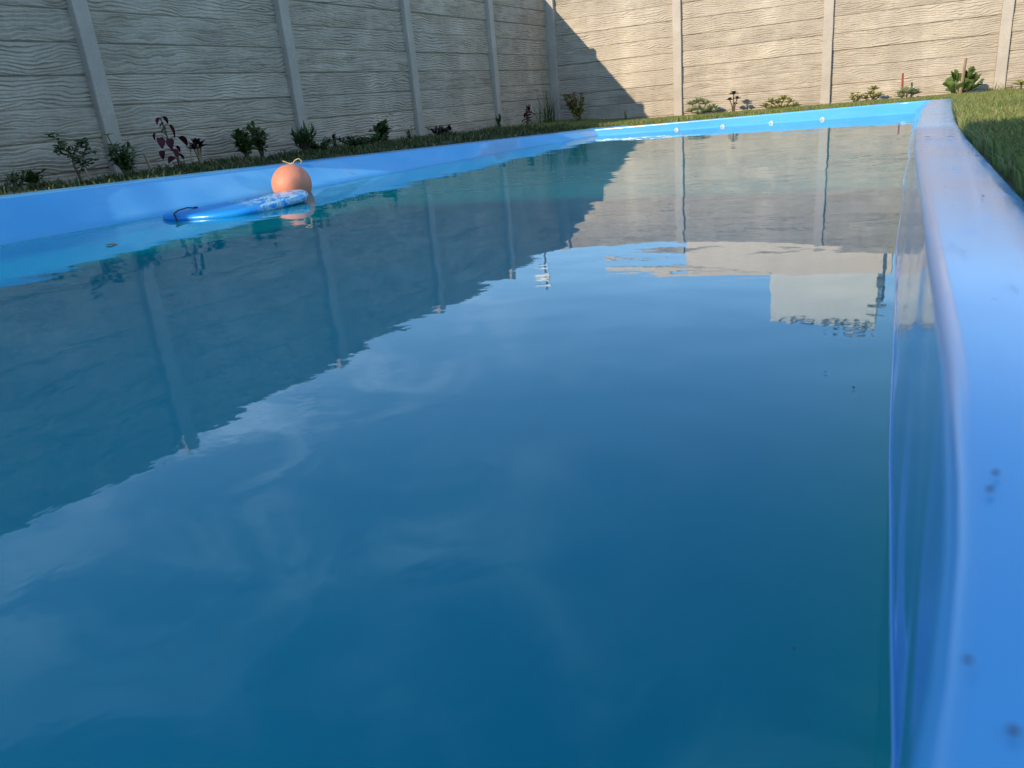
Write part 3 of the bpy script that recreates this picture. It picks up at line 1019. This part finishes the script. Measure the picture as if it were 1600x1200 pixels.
shrub('round_shrub', 'rounded bright green shrub just before the third post', 'shrub', b, 0.24, 0.20, 10, 220, 0.062, 0.036, M_LEAF, 'spat', M_STEM, 0.7, seed=25)
b = on_ground(640, X=-4.78)
shrub('small_sprig', 'small leafy sprig beside the thin cane at the third post', 'plant', b, 0.12, 0.10, 4, 30, 0.045, 0.02, M_LEAF, 'oval', M_STEM, 0.6, seed=26)
b = on_ground(646, X=-4.74)
stake('thin pale cane beside the small sprig at the third post', b, b + Vector((0, -0.01, 0.17)), 0.006, M_STICK, name='garden_cane')
k = 0
for px, lab in ((500, 'low weedy plant at the second post spilling right'), (556, 'low weedy plant between the slender plant and the rounded shrub'), (580, 'low weedy plant left of the rounded bright shrub'), (690, 'low purplish weed right of the third post')):
    b = on_ground(px, X=-4.72)
    shrub('weed', lab, 'weed', b, 0.13, 0.34, 14, 240, 0.05, 0.020, M_WEED if k < 3 else M_DARKP, 'oval', M_STEMG, 0.5, seed=40 + k, group='weeds under the left wall')
    k += 1
b = on_ground(781, X=-4.82)
shrub('upright_sprig', 'upright green sprig at the foot of the fourth post', 'plant', b, 0.20, 0.08, 5, 50, 0.05, 0.022, M_LEAF, 'oval', M_STEMG, 0.9, seed=51)
b = on_ground(824, X=-4.78)
t = shrub('coleus', 'reddish purple leafy plant just left of the wall corner', 'plant', b, 0.34, 0.16, 5, 22, 0.085, 0.060, M_BURG, 'oval', M_STEM, -0.2, seed=52)
b = on_ground(856, X=-4.75)
t = thing('tall_grass_clump', 'tall thin grass clump standing in the corner of the walls', 'grass clump', b)
LV, LF = [], []
rr = random.Random(4)
for k in range(60):
    place(None, None, leaf_geo(rr.uniform(.25, .55), 0.010, 'blade', rr.uniform(-.1, .2), 5), leaf_matrix(Vector((rr.gauss(0, .05), rr.gauss(0, .09), -.02)), rr.uniform(0, 6.28), rr.uniform(1.15, 1.5)), LV, LF)
mesh_obj('blades', LV, LF, M_WEED, t)
b = on_ground(905, Y=11.35)
shrub('rose_bush', 'leafy bush with dull red blooms right of the wall corner', 'bush', b, 0.44, 0.36, 14, 420, 0.06, 0.036, M_LEAFY, 'oval', M_STEM, 0.3, seed=61, flowers=(M_PINK, .7, 0.05))
b = on_ground(978, Y=11.3)
shrub('dry_weed', 'wispy dry weed at the edge of the wall shadow', 'weed', b, 0.18, 0.12, 5, 14, 0.035, 0.008, M_PALE, 'blade', M_STEMG, 0.7, seed=62)
b = on_ground(1096, Y=11.45)
rosettes('pale_succulent', 'pale green succulent mound right of the first sunlit post', b, [(-.13, 0, .17, 1), (-.03, -.03, .20, 1), (.06, 0, .16, 1), (.14, 0, .10, 1), (-.04, -.08, .10, 1.0), (.08, -.07, .07, .9), (-.14, -.04, .08, .9), (.18, -.03, .05, .8), (.0, -.1, .04, .9)], 0.11, 0.050, M_PALE, seed=63, rings=4)
b = on_ground(1146, Y=11.45)
rosettes('purple_aeonium', 'purple rosette plant on a tall stem casting its shadow on the sunlit wall', b, [(0, 0, .26, 1.0), (-.05, .0, .19, .8), (.05, -.02, .20, .8), (0.02, 0.03, .13, .6)], 0.075, 0.036, M_DARKP, seed=64)
b = on_ground(1218, Y=11.45)
rosettes('yellow_succulent', 'wide yellow green succulent patch left of the second sunlit post', b, [(-.19, 0, .07, 1), (-.11, -.02, .12, 1), (-.02, -.03, .10, 1), (.05, 0, .14, 1.1), (.13, -.02, .10, .9), (.2, -.02, .05, .9), (.0, -.1, .04, .9), (-.1, -.1, .04, .9), (.1, -.1, .04, .9)], 0.095, 0.036, M_LEAFY, seed=65)
b = on_ground(1336, Y=11.45)
shrub('yellow_flowers', 'low clump with small yellow blooms right of the second sunlit post', 'plant', b, 0.15, 0.22, 9, 120, 0.045, 0.018, M_LEAFY, 'oval', M_STEMG, 0.5, seed=66, flowers=(M_YEL, .8, .03))
b = on_ground(1364, Y=11.45)
rosettes('yellow_succulent', 'upright yellow green succulent just left of the red stick', b, [(0, 0, .16, 1), (-.04, 0, .11, .9), (-.09, 0, .06, .9), (.07, -.02, .08, .9), (.02, -.05, .07, .9)], 0.090, 0.034, M_LEAFY, seed=67)
b = on_ground(1409, Y=11.50)
stake('short red painted stick standing before the far wall', b, b + Vector((-0.012, 0, 0.33)), 0.013, M_RED, cat='stick', name='red_stick')
b = on_ground(1416, Y=11.40)
rosettes('rosette_succulent', 'pale rosette succulent at the foot of the red stick', b, [(0, 0, .09, 1.25), (.08, .02, .07, .9), (-.06, 0, .05, .8)], 0.115, 0.055, M_PALE, seed=68, rings=4)
# jade plant, leaf by leaf
def jade():
    b = on_ground(1500, Y=11.30)
    t = thing('jade_plant', 'broad leaved jade plant tied beside a wooden stake on the lawn edge', 'plant', b)
    r = random.Random(12)
    SV, SF = [], []
    tips = [(-.14, 0, .17), (-.08, -.05, .25), (.0, .0, .28), (.09, -.02, .29), (.15, 0, .20), (-.11, -.05, .10), (.12, -.06, .11), (.03, -.08, .16)]
    lv = leaf_geo(0.13, 0.085, 'spat', -.1, 6)
    me = bpy.data.meshes.new('leaf')
    me.from_pydata([tuple(v) for v in lv[0]], [], lv[1])
    me.polygons.foreach_set('use_smooth', [True] * len(me.polygons))
    me.materials.append(M_JADE)
    for (x, y, z) in tips:
        tube([(0, 0, -.03), (x * .4, y * .4, z * .4), (x * .8, y, z * .75)], [.014, .011, .008], 6, True, SV, SF)
        for k in range(8):
            o = bpy.data.objects.new('leaf', me)
            p = Vector((x * .7, y * .9, z * .65)) + Vector((r.gauss(0, .015), r.gauss(0, .015), r.gauss(0, .02)))
            az = math.atan2(y, x) + r.uniform(-1.3, 1.3)
            o.matrix_local = leaf_matrix(p, az, r.uniform(.25, 1.25), r.uniform(-.7, .7), r.uniform(.75, 1.15))
            link(o, t)
    mesh_obj('stem', SV, SF, M_STEM, t, True)
jade()
b = on_ground(1499, Y=11.15)
stake('wooden stake standing in front of the jade plant', b, b + Vector((0.03, 0.03, 0.43)), 0.017, M_STICK)
for k, (px, lab) in enumerate(((1552, 'green grass tuft at the foot of the last post'), (1575, 'wider grass tuft right of the last post'))):
    b = on_ground(px, Y=11.45)
    t = thing('grass_tuft', lab, 'grass clump', b)
    LV, LF = [], []
    for q in range(50):
        place(None, None, leaf_geo(rr.uniform(.08, .17), 0.010, 'blade', .15, 4), leaf_matrix(Vector((rr.gauss(0, .07), rr.gauss(0, .04), -.01)), rr.uniform(0, 6.28), rr.uniform(.7, 1.4)), LV, LF)
    mesh_obj('blades', LV, LF, M_GRASS, t)
b = on_ground(1594, Y=11.4)
rosettes('dry_succulent', 'straw yellow spiky plant at the right end of the bed', b, [(0, 0, .07, 1)], 0.12, 0.03, M_LEAFY, seed=70)

# ------------------------------------------------------------------ ball and bodyboard
def build_ball():
    r = 0.115
    for _ in range(30):
        p = at_z(456, 288, -H + 0.475 * r)
        r = 30.5 * px_size(p)
    t = thing('ball_float', 'orange ball float with a straw tie on top by the pool wall', 'ball', p)
    bm = bmesh.new()
    bmesh.ops.create_uvsphere(bm, u_segments=48, v_segments=28, radius=r)
    for v in bm.verts:
        v.co *= 1 + 0.006 * mnoise.noise(v.co * 9)
    bm_obj('ball', bm, M_ORANGE, t, True)
    V, F = [], []
    s = px_size(p)
    def P(dx, dy, dep=0):
        c = Vector((dx * s, dy * s, dep))
        w = R @ c
        return w
    tube([P(-1, 28), P(2, 33), P(6, 36, .02), P(12, 39, .02), P(16, 36, .01), P(14, 32, 0)], 0.0042, 6, True, V, F)
    tube([P(1, 29), P(-4, 33, -.01), P(-9, 34, .01), P(-14, 36, .01)], [.005, .0045, .0035, .0025], 6, True, V, F)
    tube([P(-4, 31), P(0, 32.5), P(4, 31)], .0065, 6, True, V, F)
    mesh_obj('rope_tie', V, F, M_ROPE, t, True)
    return p, r
ball_p, ball_r = build_ball()
def build_board():
    zt = -H + 0.055
    A = at_z(250, 339, -H + 0.02)       # nose, near left
    B = at_z(474, 303, -H + 0.055)       # tail, near right corner
    ax = (B - A); ax.z = 0
    L = ax.length
    ang = math.atan2(ax.y, ax.x)
    base = A.copy(); base.z = -H
    # outline in the board's own frame: x along the near rail, y away to the left (towards the pool wall)
    t = thing('bodyboard', 'blue bodyboard with pale streaks floating beside the orange ball', 'bodyboard', base, ang)
    Wd = 0.40
    near = [(0.00, 0.08), (0.015, 0.02), (0.06, -0.06), (0.13, -0.13), (0.28, -0.215), (0.45, -0.235), (0.60, -0.16), (0.72, -0.05), (0.79, 0.02)]
    far = [(0.815, 0.09), (0.815, 0.20), (0.795, 0.32), (0.72, 0.42), (0.60, 0.485), (0.47, 0.50), (0.36, 0.44), (0.25, 0.32), (0.15, 0.225), (0.07, 0.175), (0.02, 0.13)]
    ol = near + far
    n = len(ol)
    pts_ = []
    for k in range(n):                     # Catmull-Rom through the outline
        p0, p1, p2, p3 = (Vector(ol[(k + j - 1) % n]) for j in range(4))
        for q in range(5):
            s = q / 5
            pts_.append(0.5 * ((2 * p1) + (p2 - p0) * s + (2 * p0 - 5 * p1 + 4 * p2 - p3) * s * s + (3 * p1 - p0 - 3 * p2 + p3) * s ** 3))
    c = Vector((0.42, 0.13))
    layers = [(0.93, -0.022), (0.985, -0.014), (1.0, 0.000), (1.0, 0.012), (0.985, 0.021), (0.955, 0.026), (0.6, 0.028), (0.2, 0.028)]
    V, F = [], []
    N = len(pts_)
    for f, z in layers:
        for p in pts_:
            q = c + (p - c) * f
            lift = 0.062 * max(0, (q.x / L - 0.40)) ** 1.5 + 0.012 * max(0, q.y) + 0.012 * max(0, .25 - q.x / L)
            V.append((q.x, q.y, z + lift))
    m = len(layers)
    for a in range(m - 1):
        for k in range(N):
            F.append((a * N + k, a * N + (k + 1) % N, (a + 1) * N + (k + 1) % N, (a + 1) * N + k))
    F.append(tuple(reversed(range(N))))
    F.append(tuple((m - 1) * N + k for k in range(N)))
    mesh_obj('deck', V, F, M_BOARD, t, True)
    inv = Matrix.Translation(base) @ Matrix.Rotation(ang, 4, 'Z')
    inv = inv.inverted()
    plug = inv @ at_z(306, 325, -H + 0.030)
    ed = inv @ at_z(274, 332, -H + 0.034)
    wl = inv @ at_z(271, 345, -H + 0.0)
    V, F = tube([plug, plug.lerp(ed, .4) + Vector((0, 0, .012)), plug.lerp(ed, .85) + Vector((0, 0, .008)), Vector((0.088, -0.085, 0.036)), Vector((0.095, -0.118, 0.028)), Vector((0.100, -0.132, 0.012)), Vector((0.103, -0.140, -0.02))], 0.0042, 6)
    mesh_obj('leash_cord', V, F, M_BLACK, t, True)
    V, F = tube([plug + Vector((0, 0, -.004)), plug + Vector((0, 0, .008))], [.014, .011], 10)
    mesh_obj('leash_plug', V, F, M_BLACK, t)
build_board()

# ------------------------------------------------------------------ small litter on the water and the rim
def litter(px, py, L, label, mat, z, group, cat='leaf', name='floating_leaf'):
    p = at_z(px, py, z)
    V, F = leaf_geo(L, L * .5, 'oval', .1, 3)
    M = Matrix.Rotation(random.uniform(0, 6.28), 4, 'Z')
    o = mesh_obj(name, [M @ Vector(v) for v in V], F, mat, None, False, (p.x, p.y, z + 0.003))
    return tag(o, label, cat, group)
gw = 'specks of leaf floating on the water'
litter(165, 384, 0.07, 'dark leaf scrap floating left of the bodyboard', M_STEM, -H, gw)
litter(1287, 584, 0.006, 'dark speck floating under the reflection of the cream block', M_BLACK, -H, gw)
litter(1334, 607, 0.007, 'dark speck floating nearest the right pool wall', M_BLACK, -H, gw)
litter(1240, 1020, 0.004, 'dark speck floating lowest in the deep blue water', M_BLACK, -H, gw)
for px, lab in ((1443, 'small pale fleck on the rim nearer the water edge'), (1479, 'small pale fleck on the rim nearer the lawn')):  # pair of small pale oval flecks lying on the rim
    d = ray(px, 217)
    y = 2.0
    for _ in range(40):
        y = z_rim(0.06, y) / d.z * d.y
    p = d * (y / d.y)
    V, F = leaf_geo(0.018, 0.010, 'oval', .05, 3)
    o = mesh_obj('fleck', V, F, M_WHITE, None, False, (p.x, p.y, p.z + 0.004))
    tag(o, lab, 'fleck', 'pale flecks on the rim')
# grit on the rim, close to the lens
for px, py, rr_, lab in ((1556, 738, 0.0016, 'dark speck of grit on the rim, upper one of a close pair'), (1547, 763, 0.0017, 'dark speck of grit on the rim, lower one of a close pair'),
                         (1584, 1140, 0.0015, 'dark speck of grit on the rim in the bottom right corner'), (1512, 1030, 0.0013, 'dark speck of grit near the rounded lip of the rim'),
                         (1536, 306, 0.0022, 'dark speck of grit on the rim where it widens towards the lawn')):
    d = ray(px, py)
    y = 0.3
    for _ in range(60):
        y = (z_rim(0.06, y) + 0.002) / d.z * d.y
    p = d * (y / d.y)
    bm = bmesh.new()
    bmesh.ops.create_icosphere(bm, subdivisions=2, radius=rr_ * 0.72)
    for v in bm.verts:
        v.co *= 1 + 0.25 * mnoise.noise(v.co * 900 + Vector((px, 0, 0)))
        v.co.z *= 0.3
    tag(bm_obj('grit_speck', bm, M_GRIT, None, True, (p.x, p.y, p.z)), lab, 'speck', 'specks of grit on the rim')
